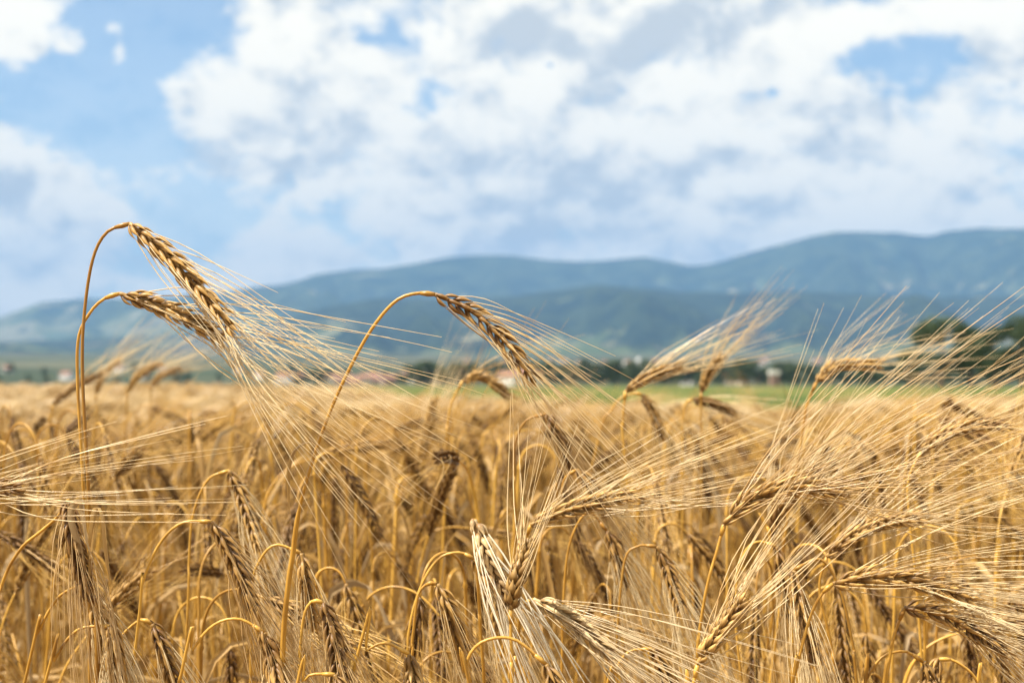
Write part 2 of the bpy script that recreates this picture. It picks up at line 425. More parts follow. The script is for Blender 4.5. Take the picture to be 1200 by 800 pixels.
stalk(S((806, 860, .75), (808, 830, .75), (811, 805, .75)),
      S((817, 778, .75), (834, 752, .75), (852, 728, .752), (874, 700, .755)),
      'plump brown ear at the bottom edge pointing up right under the wide fan', HERO, seed=9, roll=80, awn_len=.11, awn_spread=11, nodes=14, plump=1.25, klen=.85, awn_pull=norm(np.array([.75, 0, .62])), pull=.35)
stalk(S((922, 850, .76), (932, 790, .76), (948, 728, .76), (962, 697, .76)),
      S((976, 684, .76), (1025, 676, .76), (1080, 682, .755), (1145, 704, .75)),
      'ear held level pointing right, upper of the two at the lower right', HERO, seed=10, roll=30, awn_len=.125, awn_spread=13, nodes=23, awn_pull=norm(np.array([1, 0, .05])), pull=.2, plump=1.1)
stalk(S((1030, 850, .78), (1038, 800, .78), (1046, 750, .78)),
      S((1060, 712, .78), (1095, 716, .78), (1135, 735, .775), (1185, 765, .77)),
      'ear drooping right below the level ear at the lower right', HERO, seed=11, roll=60, awn_len=.12, awn_spread=10, nodes=21, awn_pull=norm(np.array([1, 0, -.4])), pull=.25)
stalk(S((-25, 800, .80), (0, 690, .80), (22, 645, .795), (48, 622, .79), (66, 606, .785)),
      S((79, 586, .775), (83, 620, .77), (92, 660, .77), (104, 705, .77)),
      'closed ear hanging straight down left of the tallest stalk, pale awns', HERO, seed=12, roll=85, awn_len=.07, awn_spread=3, nodes=20, awn_pull=np.array([0, 0, -1.]), pull=.45)
stalk(S((-160, 850, .74), (-150, 720, .74), (-140, 640, .74), (-120, 604, .74)),
      S((-98, 588, .74), (-60, 578, .735), (-20, 574, .73), (25, 570, .73)),
      'awns of an ear beyond the left edge crossing the tallest stalk, white and level', HERO, seed=13, roll=20, awn_len=.095, awn_spread=15, nodes=21, awn_density=.7, awn_pull=norm(np.array([1, 0, .12])), pull=.3)
stalk(S((1010, 850, .86), (1000, 760, .86), (985, 690, .86), (962, 655, .86)),
      S((930, 668, .86), (936, 700, .855), (945, 740, .85), (955, 780, .85)),
      'ear hanging down behind the level ear, thick pale stem bending over beside it', None, seed=14, roll=40, awn_len=.08, awn_spread=8)
stalk(S((930, 850, .95), (925, 720, .95), (905, 640, .95), (890, 600, .95)),
      S((905, 628, .95), (912, 600, .95), (935, 575, .95), (962, 545, .94)),
      'blurred ear rising behind the wide fan of awns at right', None, seed=15, roll=40, awn_len=.14, awn_spread=14, awn_density=.6, awn_pull=norm(np.array([.9, 0, .3])), pull=.3, lod='mid')
stalk(S((985, 850, .92), (975, 760, .92), (960, 690, .92)),
      S((968, 652, .92), (1000, 628, .92), (1040, 612, .92), (1085, 606, .91)),
      'ear leaning right between the wide fan and the level ear', None, seed=16, roll=10, awn_len=.15, awn_spread=16, awn_density=.6, awn_pull=norm(np.array([.9, 0, .2])), pull=.3, lod='mid')
stalk(S((1085, 850, 1.0), (1075, 700, 1.0), (1065, 600, 1.0), (1065, 560, 1.0)),
      S((1080, 528, 1.0), (1110, 508, 1.0), (1145, 498, .99), (1185, 498, .98)),
      'blurred upper ear near the right edge with silvery awns pointing up right', None, seed=17, roll=10, awn_len=.13, awn_spread=18, awn_density=.6, awn_pull=norm(np.array([.9, 0, .4])), pull=.3, lod='mid')
# hanging ears of the front row: stem points, ear start, ear end, labels
front = [
    (((28, 800), (45, 742), (68, 700)), (99, 683), (128, 765), .80, 'nodding ear at lower left under the closed hanging ear'),
    (((48, 820), (62, 775), (90, 738)), (130, 733), (140, 812), .79, 'lowest nodding ear at lower left with a looping stem'),
    (((158, 760), (166, 690), (185, 640), (212, 613)), (248, 611), (300, 716), .80, 'broad nodding ear left of centre on a sharply arched stem'),
    (((205, 812), (225, 762), (250, 732), (280, 725)), (309, 741), (332, 820), .79, 'ear at the bottom edge on a wide arched stem left of centre'),
    (((218, 760), (221, 660), (226, 602), (243, 562)), (268, 551), (305, 645), .98, 'blurred ear nodding above the broad ear left of centre'),
    (((295, 800), (296, 690), (306, 655), (324, 638)), (353, 648), (366, 740), .86, 'dark ear nodding beside the thick stem of the middle stalk'),
    (((346, 840), (350, 770), (356, 722), (366, 704)), (379, 706), (404, 805), .80, 'ear on a pale hairpin stem right of the thick middle stem'),
    (((473, 840), (478, 745), (492, 690), (514, 655), (538, 647)), (556, 655), (590, 745), .90, 'ear on a long pale arched stem just left of the sunlit cream ear'),
    (((474, 840), (482, 760), (490, 700), (502, 684)), (513, 684), (545, 780), .84, 'dark ear hanging inside the long pale arched stem'),
    (((415, 782), (430, 762), (452, 753)), (479, 766), (490, 830), .80, 'small ear at the bottom edge left of the looped stem'),
    (((130, 850), (118, 790), (140, 748), (165, 726)), (178, 731), (208, 812), .84, 'ear beside the lowest nodding ear at lower left'),
    (((604, 640), (602, 560), (603, 520), (616, 493)), (640, 485), (672, 556), 1.05, 'ear on a thin question-mark stem below the middle stalk ear'),
    (((625, 640), (655, 585), (662, 560)), (676, 550), (712, 600), 1.0, 'pale ear nodding where the middle stalk awns end'),
    (((655, 850), (660, 720), (668, 640), (690, 600)), (712, 622), (735, 690), .98, 'ear hanging under the blurred ear right of centre'),
    (((728, 850), (724, 760), (732, 660), (748, 640)), (770, 640), (800, 720), .95, 'ear on a tall hooked stem right of the fan of white awns'),
    (((868, 800), (862, 720), (866, 660), (885, 635)), (910, 640), (925, 730), .93, 'ear hooked down behind the wide fan of awns'),
    (((1010, 840), (1015, 800), (1035, 770), (1062, 763)), (1083, 775), (1095, 850), .80, 'ear at the bottom edge under the two level ears at right'),
    (((1140, 850), (1145, 800), (1120, 775)), (1100, 772), (1085, 840), .84, 'ear at the bottom right corner on a stem bending left'),
    (((700, 850), (716, 800), (735, 765)), (765, 760), (795, 830), .86, 'ear at the bottom edge below the fan of white awns'),
    (((340, 850), (355, 800), (366, 790)), (392, 790), (415, 860), .78, 'stem loop at the bottom edge beside the pale hairpin stem'),
    (((560, 850), (545, 790), (560, 755), (600, 748)), (640, 778), (665, 850), .72, 'stem looping low across the bottom centre under the brown ear'),
]
for i, (sp, e0, e1, d, lab) in enumerate(front):
    r = np.random.default_rng(300 + i)
    de = d + r.normal() * .01
    m1 = (e0[0] + (e1[0] - e0[0]) * .38, e0[1] + (e1[1] - e0[1]) * .30)
    stalk(S(*[(x, y, d) for x, y in sp]), S((e0[0], e0[1], d), (m1[0], m1[1], d), (e1[0], e1[1], de)), lab, None,
          seed=40 + i, roll=r.uniform(0, 180), awn_len=r.uniform(.085, .12), awn_spread=r.uniform(5, 11), nodes=int(r.integers(17, 22)),
          lod='hi' if d < .9 else 'mid', awn_pull=norm(np.array([.35, 0, -1])), pull=.25, stem_r=(.0014, .0008))
# blurred ears against the hills
back = [
    (((55, 520), (58, 495)), ((62, 474), (90, 452), (122, 436)), 1.9, .3, 'blurred ear crossing behind the tallest stalk, pointing up right'),
    (((112, 520), (113, 490)), ((112, 462), (120, 442), (140, 420)), 2.1, .5, 'blurred ear just right of the tallest stalk against the blue hills'),
    (((146, 530), (148, 490)), ((149, 459), (163, 440), (190, 424)), 1.9, .4, 'second blurred ear right of the tallest stalk, leaning over'),
    (((178, 540), (176, 490)), ((177, 452), (190, 440), (212, 431)), 2.2, .4, 'third blurred ear right of the tallest stalk under the crossing awns'),
    (((484, 640), (487, 590)), ((490, 560), (500, 510), (512, 462)), 1.7, 1, 'blurred upright ear left of the middle ear with awns straight up'),
    (((522, 560), (524, 500), (530, 470)), ((542, 446), (565, 442), (600, 466)), 1.35, .25, 'blurred arched ear under the middle ear with white-topped awns'),
    (((735, 560), (730, 500)), ((733, 458), (765, 440), (800, 428)), 1.25, .35, 'blurred ear right of centre sweeping up right over the village'),
    (((822, 560), (822, 500)), ((822, 460), (830, 440), (846, 415)), 1.45, .7, 'steep blurred ear right of the sweeping ear, awns crossing it'),
    (((935, 540), (945, 480)), ((957, 448), (980, 430), (1035, 426)), 1.2, .3, 'blurred arched ear in front of the dark trees at right'),
    (((690, 560), (718, 480), (738, 462)), ((752, 462), (764, 480), (776, 516)), 1.4, -.8, 'dark blurred ear hanging below the sweeping ear right of centre'),
    (((800, 560), (802, 480)), ((812, 468), (840, 474), (862, 486)), 1.5, -.2, 'dark blurred ear drooping beside the steep blurred ear'),
]
for i, (sp, ep, d, wz, lab) in enumerate(back):
    stalk(S(*[(x, y, d) for x, y in sp]), S(*[(x, y, d) for x, y in ep]), lab, None, seed=80 + i, roll=30 * i, lod='mid',
          awn_len=.088, awn_spread=11, awn_density=.65, awn_pull=norm(np.array([.9, 0, wz * .6])), pull=.3, stem_r=(.0015, .001))

# ------------------------------------------------------------------ generic stalks
def stalk_variant(seed, lod, pale=False):
    r = np.random.default_rng(seed)
    phi = R(r.choice([r.uniform(135, 178), r.uniform(100, 140), r.uniform(20, 80)], p=[.60, .22, .18]))
    th0 = R(r.uniform(1, 7)); Ls = 0.95; La = r.uniform(.035, .095)
    s = np.r_[np.linspace(0, Ls - La, 40, endpoint=False), np.linspace(Ls - La, Ls, 36 if lod != 'lo' else 16)]; n = len(s); ds = np.gradient(s)
    k = np.clip((s - (Ls - La)) / La, 0, 1); k = k * k * (3 - 2 * k)
    th = th0 * (s / Ls) + (phi - th0) * k
    x = np.cumsum(np.sin(th) * ds); z = np.cumsum(np.cos(th) * ds)
    y = 0.012 * np.sin(s * 5 + r.uniform(0, 6)) * s
    top = z.max() + max(0, math.cos(phi)) * .07; z = z * (0.91 / top)
    c = np.stack([x - x[0], y - y[0], z - z[0]], 1)
    el_ = r.uniform(.072, .090); m = 14; q = np.linspace(0, 1, m)
    the = phi + R(r.uniform(-4, 18)) * q * (1 if phi < R(165) else .2)
    ex = np.cumsum(np.sin(the)) * el_ / m; ez = np.cumsum(np.cos(the)) * el_ / m
    ec = c[-1] + np.stack([ex - ex[0], np.zeros(m), ez - ez[0]], 1)
    sm = MB(); tube(sm, c, stem_rad(n, .0014, .0008, r.choice([0, .6, .7]), (.3, .55)), 6 if lod != 'lo' else 4)
    e, a = build_ear(ec, lod=lod, seed=seed + 5, roll=r.uniform(0, 180), awn_len=r.uniform(.095, .13), awn_spread=r.uniform(4, 9) if phi > R(120) else r.uniform(8, 13), nodes=int(r.integers(17, 23)), awn_density=1.0 if pale else .36 if lod != 'lo' else .42,
                     awn_pull=norm(np.array([.3, 0, -1])), pull=.15, rows=6, awn_r=.00034 if lod != 'lo' else .0006 if pale else .00040)
    lms = []
    for _ in range(int(r.integers(2, 5)) if lod != 'lo' else 2):
        lm = MB(); lms.append(lm)
        h = int(r.integers(29, 39)) if _ < 2 else int(r.integers(18, 34)); b = c[h]; an = r.uniform(0, 6.3); dx, dy = math.cos(an), math.sin(an)
        l = r.uniform(.07, .16)
        pts = [b, b + np.array([dx * .02, dy * .02, .035]), b + np.array([dx * l * .5, dy * l * .5, .02 + .03 * r.random()]), b + np.array([dx * l * .75, dy * l * .75, -.05 - .05 * r.random()]), b + np.array([dx * l * .7, dy * l * .8, -.13])]
        cc, _l = smooth_curve(pts, 16 if lod != 'lo' else 9); ribbon(lm, cc, r.uniform(.004, .008), r.uniform(-5, 5))
    return sm, e, a, lms

variants = []
for i in range(20):
    sm, e, a, lm = stalk_variant(500 + i, 'mid')
    variants.append((sm.mesh('stem', M_STEM), e.mesh('ear', M_KERN_CROP), a.mesh('awns', M_AWN_CROP), [l_.mesh('leaf', M_LEAF) for l_ in lm]))

for i in (1, 3, 4, 6, 8, 9, 12, 15):   # ears with darker brown kernels that stand a little higher
    sm, e, a, lm = stalk_variant(700 + i, 'mid')
    variants.append((sm.mesh('stem', M_STEM), e.mesh('ear', M_KERN_DARK), a.mesh('awns', M_AWN_CROP), [l_.mesh('leaf', M_LEAF) for l_ in lm]))

def in_frame(x, y, margin=0.0):
    return y > 0.05 and abs(x) < (0.36 + margin) * y
CROP = 'crowded barley stalks of the crop'
TALL = 'dark brown ears a little above the crop'
TALL_LABEL = 'dark brown ear rising a little above the blurred middle of the crop'
CROP_LABEL = 'golden barley stalk with a nodding bearded ear in the crowded crop behind the front ears'
placed = []
N_IND = 300 - len(BARLEY)
tries = 0
protos = {}
while len(placed) < N_IND and tries < 100000:
    tries += 1
    tall = len(placed) >= N_IND - 84
    y = math.sqrt(rng.uniform(1.3 ** 2, 2.7 ** 2) if tall else rng.uniform(.93 ** 2, 2.0 ** 2)); x = rng.uniform(-1, 1) * .42 * y
    if abs(x) > .40 * y + .05: continue
    if any((x - a_) ** 2 + (y - b_) ** 2 < .022 ** 2 for a_, b_ in placed): continue
    placed.append((x, y))
    vi = int(rng.integers(20, len(variants)) if tall else rng.integers(0, 20))
    top = .935 - abs(rng.normal()) * .055
    if rng.random() < .06: top += .03
    if y > 1.15 and rng.random() < .28: top = 1.03 - rng.uniform(18, 100) / 1667 * y
    top = min(top, 1.03 - 0.012 * y)
    if tall: top = 1.03 - rng.uniform(8, 54) / 1667 * y
    sc_ = (rng.uniform(.92, 1.1),) * 2 + (top / .91,)
    rz = rng.normal() * R(55) if rng.random() < .85 else rng.uniform(-3.1, 3.1)
    tilt = (rng.normal() * R(2.0), rng.normal() * R(2.0), rz)
    if vi not in protos:
        root = empty('barley_stalk', (x, y, 0))
        meshes = variants[vi]; kids = []
        st = bpy.data.objects.new('stem', meshes[0]); ea = bpy.data.objects.new('ear', meshes[1]); aw = bpy.data.objects.new('awns', meshes[2]); lf = [bpy.data.objects.new('leaf', l_) for l_ in meshes[3]]
        for o, p in [(st, root), (ea, root), (aw, ea)] + [(l_, root) for l_ in lf]: COL.objects.link(o); o.parent = p
        tag(root, TALL_LABEL if tall else CROP_LABEL, 'barley', TALL if tall else CROP)
        protos[vi] = (root, st, ea, lf, aw)
    else:
        r0, st, ea, lf, aw = protos[vi]
        root = link_copy(r0); root.location = (x, y, 0)
        link_copy(st, parent=root); e2 = link_copy(ea, parent=root); link_copy(aw, parent=e2)
        for l_ in lf: link_copy(l_, parent=root)
    root.rotation_euler = tilt; root.scale = sc_
    BARLEY.append(root)

# ------------------------------------------------------------------ terrain height
def vnoise(x, y, seed=0):
    xi = np.floor(x).astype(np.int64); yi = np.floor(y).astype(np.int64); fx = x - xi; fy = y - yi
    fx = fx * fx * (3 - 2 * fx); fy = fy * fy * (3 - 2 * fy)
    def h(a, b):
        n = (a * 374761393 + b * 668265263 + seed * 1442695) & 0x7fffffff
        n = ((n ^ (n >> 13)) * 1274126177) & 0x7fffffff
        return ((n ^ (n >> 16)) & 0xffff) / 65535.0
    return (h(xi, yi) * (1 - fx) + h(xi + 1, yi) * fx) * (1 - fy) + (h(xi, yi + 1) * (1 - fx) + h(xi + 1, yi + 1) * fx) * fy
def fbm(x, y, o=5, seed=0, g=.5):
    s = 0; a = 1; t = 0
    for k in range(o): s = s + a * (vnoise(x * 2 ** k, y * 2 ** k, seed + k) - .5); t += a; a *= g
    return s / t * 2
def ground_z(x, y):
    """gentle swell of the farmland"""
    r = np.sqrt(x * x + y * y)
    pts_r = [0, 4, 12, 22, 30, 60, 150, 400, 600, 850, 1050, 1350, 2500, 5200]
    base = np.interp(r, pts_r, [0, 0, -.14, -.35, -.45, .12, -.41, -1.85, -3.6, -4.6, -3.0, 6.5, 27, 80])
    left = np.clip((-x / np.maximum(y, 1)) / .2, -1, 1)
    left = np.maximum(left, -.5)
    base = base + left * np.interp(r, [0, 6, 22, 60, 200], [0, 0, .31, .12, 0])
    right = np.clip((x / np.maximum(y, 1) - .21) / .06, 0, 1)
    base = base + right * np.interp(r, [0, 6, 22, 60, 200], [0, 0, .26, .0, 0]) - np.clip(-left, 0, 1) * 0
    return base
# ------------------------------------------------------------------ the rest of the crop as one mass
tmpl = bpy.data.collections.new('crop_templates')
def add_t(mb_list, nm):
    """merge part meshes to one multi-material template"""
    big = MB()
    for mb, mi in mb_list:
        vv = np.concatenate(mb.v); big.add(vv, mb.f, mi, np.concatenate(mb.tn))
    me = big.mesh(nm, [M_STEM, M_KERN_CROP, M_AWN_CROP, M_LEAF, M_AWN]); o = bpy.data.objects.new(nm, me); tmpl.objects.link(o)
for i in range(12):
    sm, e, a, lm = stalk_variant(900 + i, 'lo', pale=i >= 8)
    add_t([(sm, 0), (e, 1), (a, 4 if i >= 8 else 2)] + [(l_, 3) for l_ in lm], 'a_crop_%02d' % i)
for i in range(4):      # earless side shoots with leaves
    r = np.random.default_rng(1200 + i); sm, lm = MB(), MB()
    for k in range(5):
        bx, by = r.normal(size=2) * .03; hh = r.uniform(.6, .84)
        pts = [(bx, by, 0), (bx + r.normal() * .02, by + r.normal() * .02, hh * .5), (bx + r.normal() * .04, by + r.normal() * .04, hh)]
        cc, _l = smooth_curve(pts, 12); tube(sm, cc, np.linspace(.0015, .0009, 12), 4)
        for q in range(2):
            b = cc[int(r.integers(5, 11))]; an = r.uniform(0, 6.3); dx, dy = math.cos(an), math.sin(an); l = r.uniform(.08, .17)
            lp = [b, b + np.array([dx * .02, dy * .02, .04]), b + np.array([dx * l * .6, dy * l * .6, .03]), b + np.array([dx * l * .8, dy * l * .8, -.06]), b + np.array([dx * l * .8, dy * l * .8, -.15])]
            c2, _l = smooth_curve(lp, 10); ribbon(lm, c2, r.uniform(.004, .008), r.uniform(-4, 4))
    add_t([(sm, 0), (lm, 3)], 'b_shoot_%02d' % i)
pts, rots, scs, idx = [], [], [], []
def scatter(y0, y1, dens, half, kind, skip_ind=True):
    area = half * (y1 * y1 - y0 * y0); n = int(area * dens)
    yy = np.sqrt(rng.uniform(y0 * y0, y1 * y1, n)); xx = rng.uniform(-1, 1, n) * half * yy
    for x, y in zip(xx, yy):
        if kind == 'ear':
            if skip_ind and y < 2.0 and abs(x) < .40 * y + .06: continue
            if y < .9 and abs(x) < .36 * y + .22: continue
            top = .94 - abs(rng.normal()) * .055
            if rng.random() < .11: top = .93 + rng.uniform(0, .06)
            if 2.5 < y < 9: top = min(top, 1.03 - .012 * y)
            if y < 2.5: top = min(top, 1.03 - .033 * y)
            if 1.2 < y < 7 and rng.random() < (.12 if y < 3.6 else .4): top = 1.03 - rng.uniform(21, 80) / 1667 * y
            i = rng.integers(0, 8) if y < 4 else rng.integers(4, 12) if y < 7 else rng.integers(7, 12)
        else:
            if y < .85 and abs(x) < .36 * y + .25: continue
            top = .91 * rng.uniform(.82, 1.0); i = 12 + rng.integers(0, 4)
        rz = rng.normal() * R(55) if rng.random() < .85 else rng.uniform(-3.1, 3.1)
        pts.append((x, y, float(ground_z(np.array(x), np.array(y))))); rots.append((rng.normal() * .04, rng.normal() * .04, rz)); scs.append((rng.uniform(.92, 1.1), 1, top / .91)); idx.append(int(i))
scatter(.35, 2.0, 260, .85, 'ear')
scatter(2.0, 6.0, 260, .52, 'ear')
scatter(6.0, 12.0, 190, .48, 'ear')
scatter(12.0, 23.5, 110, .48, 'ear')
scatter(.5, 4.0, 230, .5, 'shoot')
pm = bpy.data.meshes.new('barley_crop'); pm.from_pydata(pts, [], [])
for nm, typ, dat in (('rot', 'FLOAT_VECTOR', rots), ('scl', 'FLOAT_VECTOR', scs)):
    at_ = pm.attributes.new(nm, typ, 'POINT'); at_.data.foreach_set('vector', np.array(dat, dtype=np.float32).ravel())
ia = pm.attributes.new('idx', 'INT', 'POINT'); ia.data.foreach_set('value', np.array(idx, dtype=np.int32))
crop = bpy.data.objects.new('barley_crop', pm); COL.objects.link(crop)
tag(crop, 'dense mass of ripe golden barley filling the field behind the separate stalks', 'barley field', None, 'stuff')
ng = bpy.data.node_groups.new('crop_scatter', 'GeometryNodeTree')
ng.interface.new_socket('Geometry', in_out='INPUT', socket_type='NodeSocketGeometry')
ng.interface.new_socket('Geometry', in_out='OUTPUT', socket_type='NodeSocketGeometry')
gi = ng.nodes.new('NodeGroupInput'); go = ng.nodes.new('NodeGroupOutput')
iop = ng.nodes.new('GeometryNodeInstanceOnPoints'); ci = ng.nodes.new('GeometryNodeCollectionInfo')
ci.inputs['Collection'].default_value = tmpl; ci.inputs['Separate Children'].default_value = True; ci.inputs['Reset Children'].default_value = True
def gattr(nm, dt):
    n = ng.nodes.new('GeometryNodeInputNamedAttribute'); n.data_type = dt; n.inputs['Name'].default_value = nm
    return n.outputs['Attribute']
ng.links.new(gi.outputs[0], iop.inputs['Points']); ng.links.new(ci.outputs[0], iop.inputs['Instance'])
iop.inputs['Pick Instance'].default_value = True
ng.links.new(gattr('idx', 'INT'), iop.inputs['Instance Index'])
e2r = ng.nodes.new('FunctionNodeEulerToRotation'); ng.links.new(gattr('rot', 'FLOAT_VECTOR'), e2r.inputs[0])
ng.links.new(e2r.outputs[0], iop.inputs['Rotation']); ng.links.new(gattr('scl', 'FLOAT_VECTOR'), iop.inputs['Scale'])
ng.links.new(iop.outputs[0], go.inputs[0])
md = crop.modifiers.new('scatter', 'NODES'); md.node_group = ng

# ------------------------------------------------------------------ ground, hills, mountains
def polar(name, rs, az0, az1, na, zf, material):
    azs = np.linspace(az0, az1, na); RR, AA = np.meshgrid(rs, azs, indexing='ij')
    Xg = RR * np.sin(AA); Yg = RR * np.cos(AA); Zg = zf(Xg, Yg, RR, AA)
    v = np.stack([Xg, Yg, Zg], -1).reshape(-1, 3); n = len(azs)
    f = [(i * n + j, i * n + j + 1, (i + 1) * n + j + 1, (i + 1) * n + j) for i in range(len(rs) - 1) for j in range(n - 1)]
    mb = MB(); mb.add(v, [q[::-1] for q in f])
    o = mb.build(name, material); o['kind'] = 'structure'
    return o
m_ground, t, b = mat('farmland')
geo = t.node('ShaderNodeNewGeometry'); pos = geo.outputs['Position']
sp = t.node('ShaderNodeSeparateXYZ'); t.l.new(pos, sp.inputs[0])
dist = t.m('SQRT', t.m('ADD', t.m('MULTIPLY', sp.outputs[0], sp.outputs[0]), t.m('MULTIPLY', sp.outputs[1], sp.outputs[1])))
soil = t.mix(t.noise(pos, 22.0, 6, .65), (.07, .036, .012), (.26, .14, .045))
mpg = t.node('ShaderNodeMapping'); t.l.new(pos, mpg.inputs[0]); mpg.inputs['Scale'].default_value = (1.6, .35, 1)
gr = t.noise(mpg.outputs[0], .12, 6, .65)
mead = t.ramp(gr, [(0.42, (.04, .07, .012)), (0.51, (.075, .10, .018)), (0.58, (.15, .14, .035)), (0.66, (.27, .20, .07))])
side = t.m('DIVIDE', sp.outputs[0], t.m('MAXIMUM', sp.outputs[1], 1.0))
gold = t.ramp(t.noise(pos, .3, 5, .6), [(0.35, (.22, .145, .06)), (0.65, (.31, .21, .09))])
mead = t.mix(t.smooth(t.m('ADD', side, t.m('MULTIPLY', t.noise(pos, .05, 3, .5), .10)), -.07, -.02), gold, mead)
vor = t.node('ShaderNodeTexVoronoi'); vor.inputs['Scale'].default_value = 0.0035; t.l.new(pos, vor.inputs['Vector'])
sc = t.node('ShaderNodeSeparateColor'); t.l.new(vor.outputs['Color'], sc.inputs[0])
patch = t.ramp(sc.outputs[0], [(0.0, (.022, .035, .018)), (0.4, (.04, .055, .025)), (0.55, (.12, .11, .07)), (0.7, (.025, .04, .018)), (0.88, (.10, .10, .06)), (1.0, (.04, .055, .028))])
c1 = t.mix(t.smooth(dist, 21.5, 24.0), soil, mead)
c2 = t.mix(t.smooth(dist, 560, 640), c1, patch)
t.l.new(c2, b.inputs['Base Color']); b.inputs['Roughness'].default_value = .9; b.inputs['Specular IOR Level'].default_value = .15
bn = t.node('ShaderNodeBump'); bn.inputs['Strength'].default_value = .6; bn.inputs['Distance'].default_value = .05
t.l.new(t.noise(pos, 9.0, 6, .7), bn.inputs['Height']); t.l.new(bn.outputs[0], b.inputs['Normal'])
rs = np.r_[0.02, np.geomspace(.6, 6500, 150)]
polar('ground', rs, -math.pi, math.pi, 241, lambda x, y, r, a: ground_z(x, y) + np.clip(r / 30, 0, 1) * .05 * fbm(x / 14, y / 14, 4, 3), m_ground)

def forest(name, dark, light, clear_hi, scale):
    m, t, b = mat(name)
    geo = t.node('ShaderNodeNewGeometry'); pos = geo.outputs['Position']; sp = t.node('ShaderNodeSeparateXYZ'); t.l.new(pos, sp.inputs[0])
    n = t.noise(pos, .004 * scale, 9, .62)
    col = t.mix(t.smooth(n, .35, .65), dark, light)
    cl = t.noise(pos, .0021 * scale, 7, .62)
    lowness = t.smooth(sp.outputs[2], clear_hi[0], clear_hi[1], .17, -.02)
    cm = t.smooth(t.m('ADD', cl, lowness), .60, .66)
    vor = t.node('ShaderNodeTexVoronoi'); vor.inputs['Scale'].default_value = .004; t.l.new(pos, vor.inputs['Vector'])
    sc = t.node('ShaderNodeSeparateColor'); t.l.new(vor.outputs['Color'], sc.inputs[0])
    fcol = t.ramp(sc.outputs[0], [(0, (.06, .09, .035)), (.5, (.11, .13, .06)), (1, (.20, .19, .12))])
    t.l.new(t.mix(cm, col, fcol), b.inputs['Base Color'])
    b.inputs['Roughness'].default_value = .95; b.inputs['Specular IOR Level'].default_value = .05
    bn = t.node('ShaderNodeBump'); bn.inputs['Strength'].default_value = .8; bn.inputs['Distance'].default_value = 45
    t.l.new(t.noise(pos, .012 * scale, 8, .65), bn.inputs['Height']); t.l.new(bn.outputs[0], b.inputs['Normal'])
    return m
def profile(pts, Rr):
    px = np.array([p[0] for p in pts]); py = np.array([p[1] for p in pts])
    azp = np.arctan((px - 600) / 1667); hz = (440 - py) / 1667 * Rr * np.cos(azp) + 1.0
    def f(a): return np.interp(a, azp, hz)
    return f
near_p = [(-900, 405), (-400, 400), (0, 400), (120, 396), (240, 392), (300, 384), (350, 366), (400, 356), (450, 349), (520, 350), (600, 347), (650, 341), (700, 334), (745, 337), (800, 342), (850, 343), (925, 341), (1000, 344), (1080, 349), (1150, 346), (1200, 348), (1500, 340), (2100, 370)]
far_p = [(-900, 380), (-400, 345), (-150, 380), (0, 371), (25, 362), (50, 353), (100, 350), (150, 351), (220, 346), (280, 340), (340, 331), (370, 322), (420, 315), (450, 315), (490, 308), (525, 301), (560, 298), (600, 299), (650, 306), (680, 307), (720, 304), (755, 301), (780, 305), (810, 311), (830, 309), (850, 305), (900, 289), (925, 284), (950, 277), (980, 271), (1020, 271), (1050, 272), (1090, 277), (1110, 271), (1150, 266), (1200, 267), (1350, 255), (1600, 300), (2100, 330)]
Fn, Ff = profile(near_p, 8000), profile(far_p, 12500)
def hill_z(x, y, r, a):
    H = Fn(a) + 6 * fbm(a * 60, a * 0, 3, 5)
    s = np.clip((r - 4600) / (8000 - 4600), 0, 1)
    base = s ** 1.35
    spur = fbm(a * 26 + s * 1.2, s * 1.6, 6, 11) * .80 * np.sin(np.clip(s, 0, 1) * math.pi)
    back = np.clip((r - 8000) / 1600, 0, 1)
    return 55 + (H - 55) * np.clip(base + spur * .55, 0, 1.0) * (1 - .55 * back ** 1.5) + 10 * fbm(x / 500, y / 500, 4, 21) * s * (1 - s)
def mount_z(x, y, r, a):
    H = Ff(a) + 12 * fbm(a * 45, a * 0, 4, 8)
    s = np.clip((r - 8600) / (12500 - 8600), 0, 1)
    spur = fbm(a * 15 + s * .8, s * 1.3, 6, 31) * 1.25 * np.sin(s * math.pi)
    back = np.clip((r - 12500) / 2500, 0, 1)
    return 40 + (H - 40) * np.clip(s ** 1.15 + spur * .6, 0, 1.0) * (1 - .5 * back ** 1.5)
azh = R(38)
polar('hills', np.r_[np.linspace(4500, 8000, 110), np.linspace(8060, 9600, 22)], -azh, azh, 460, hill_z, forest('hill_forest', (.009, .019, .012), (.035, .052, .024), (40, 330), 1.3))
polar('mountains', np.r_[np.linspace(8600, 12500, 110), np.linspace(12580, 15000, 22)], -azh, azh, 460, mount_z, forest('mountain_forest', (.018, .034, .018), (.050, .070, .034), (100, 900), 1.0))

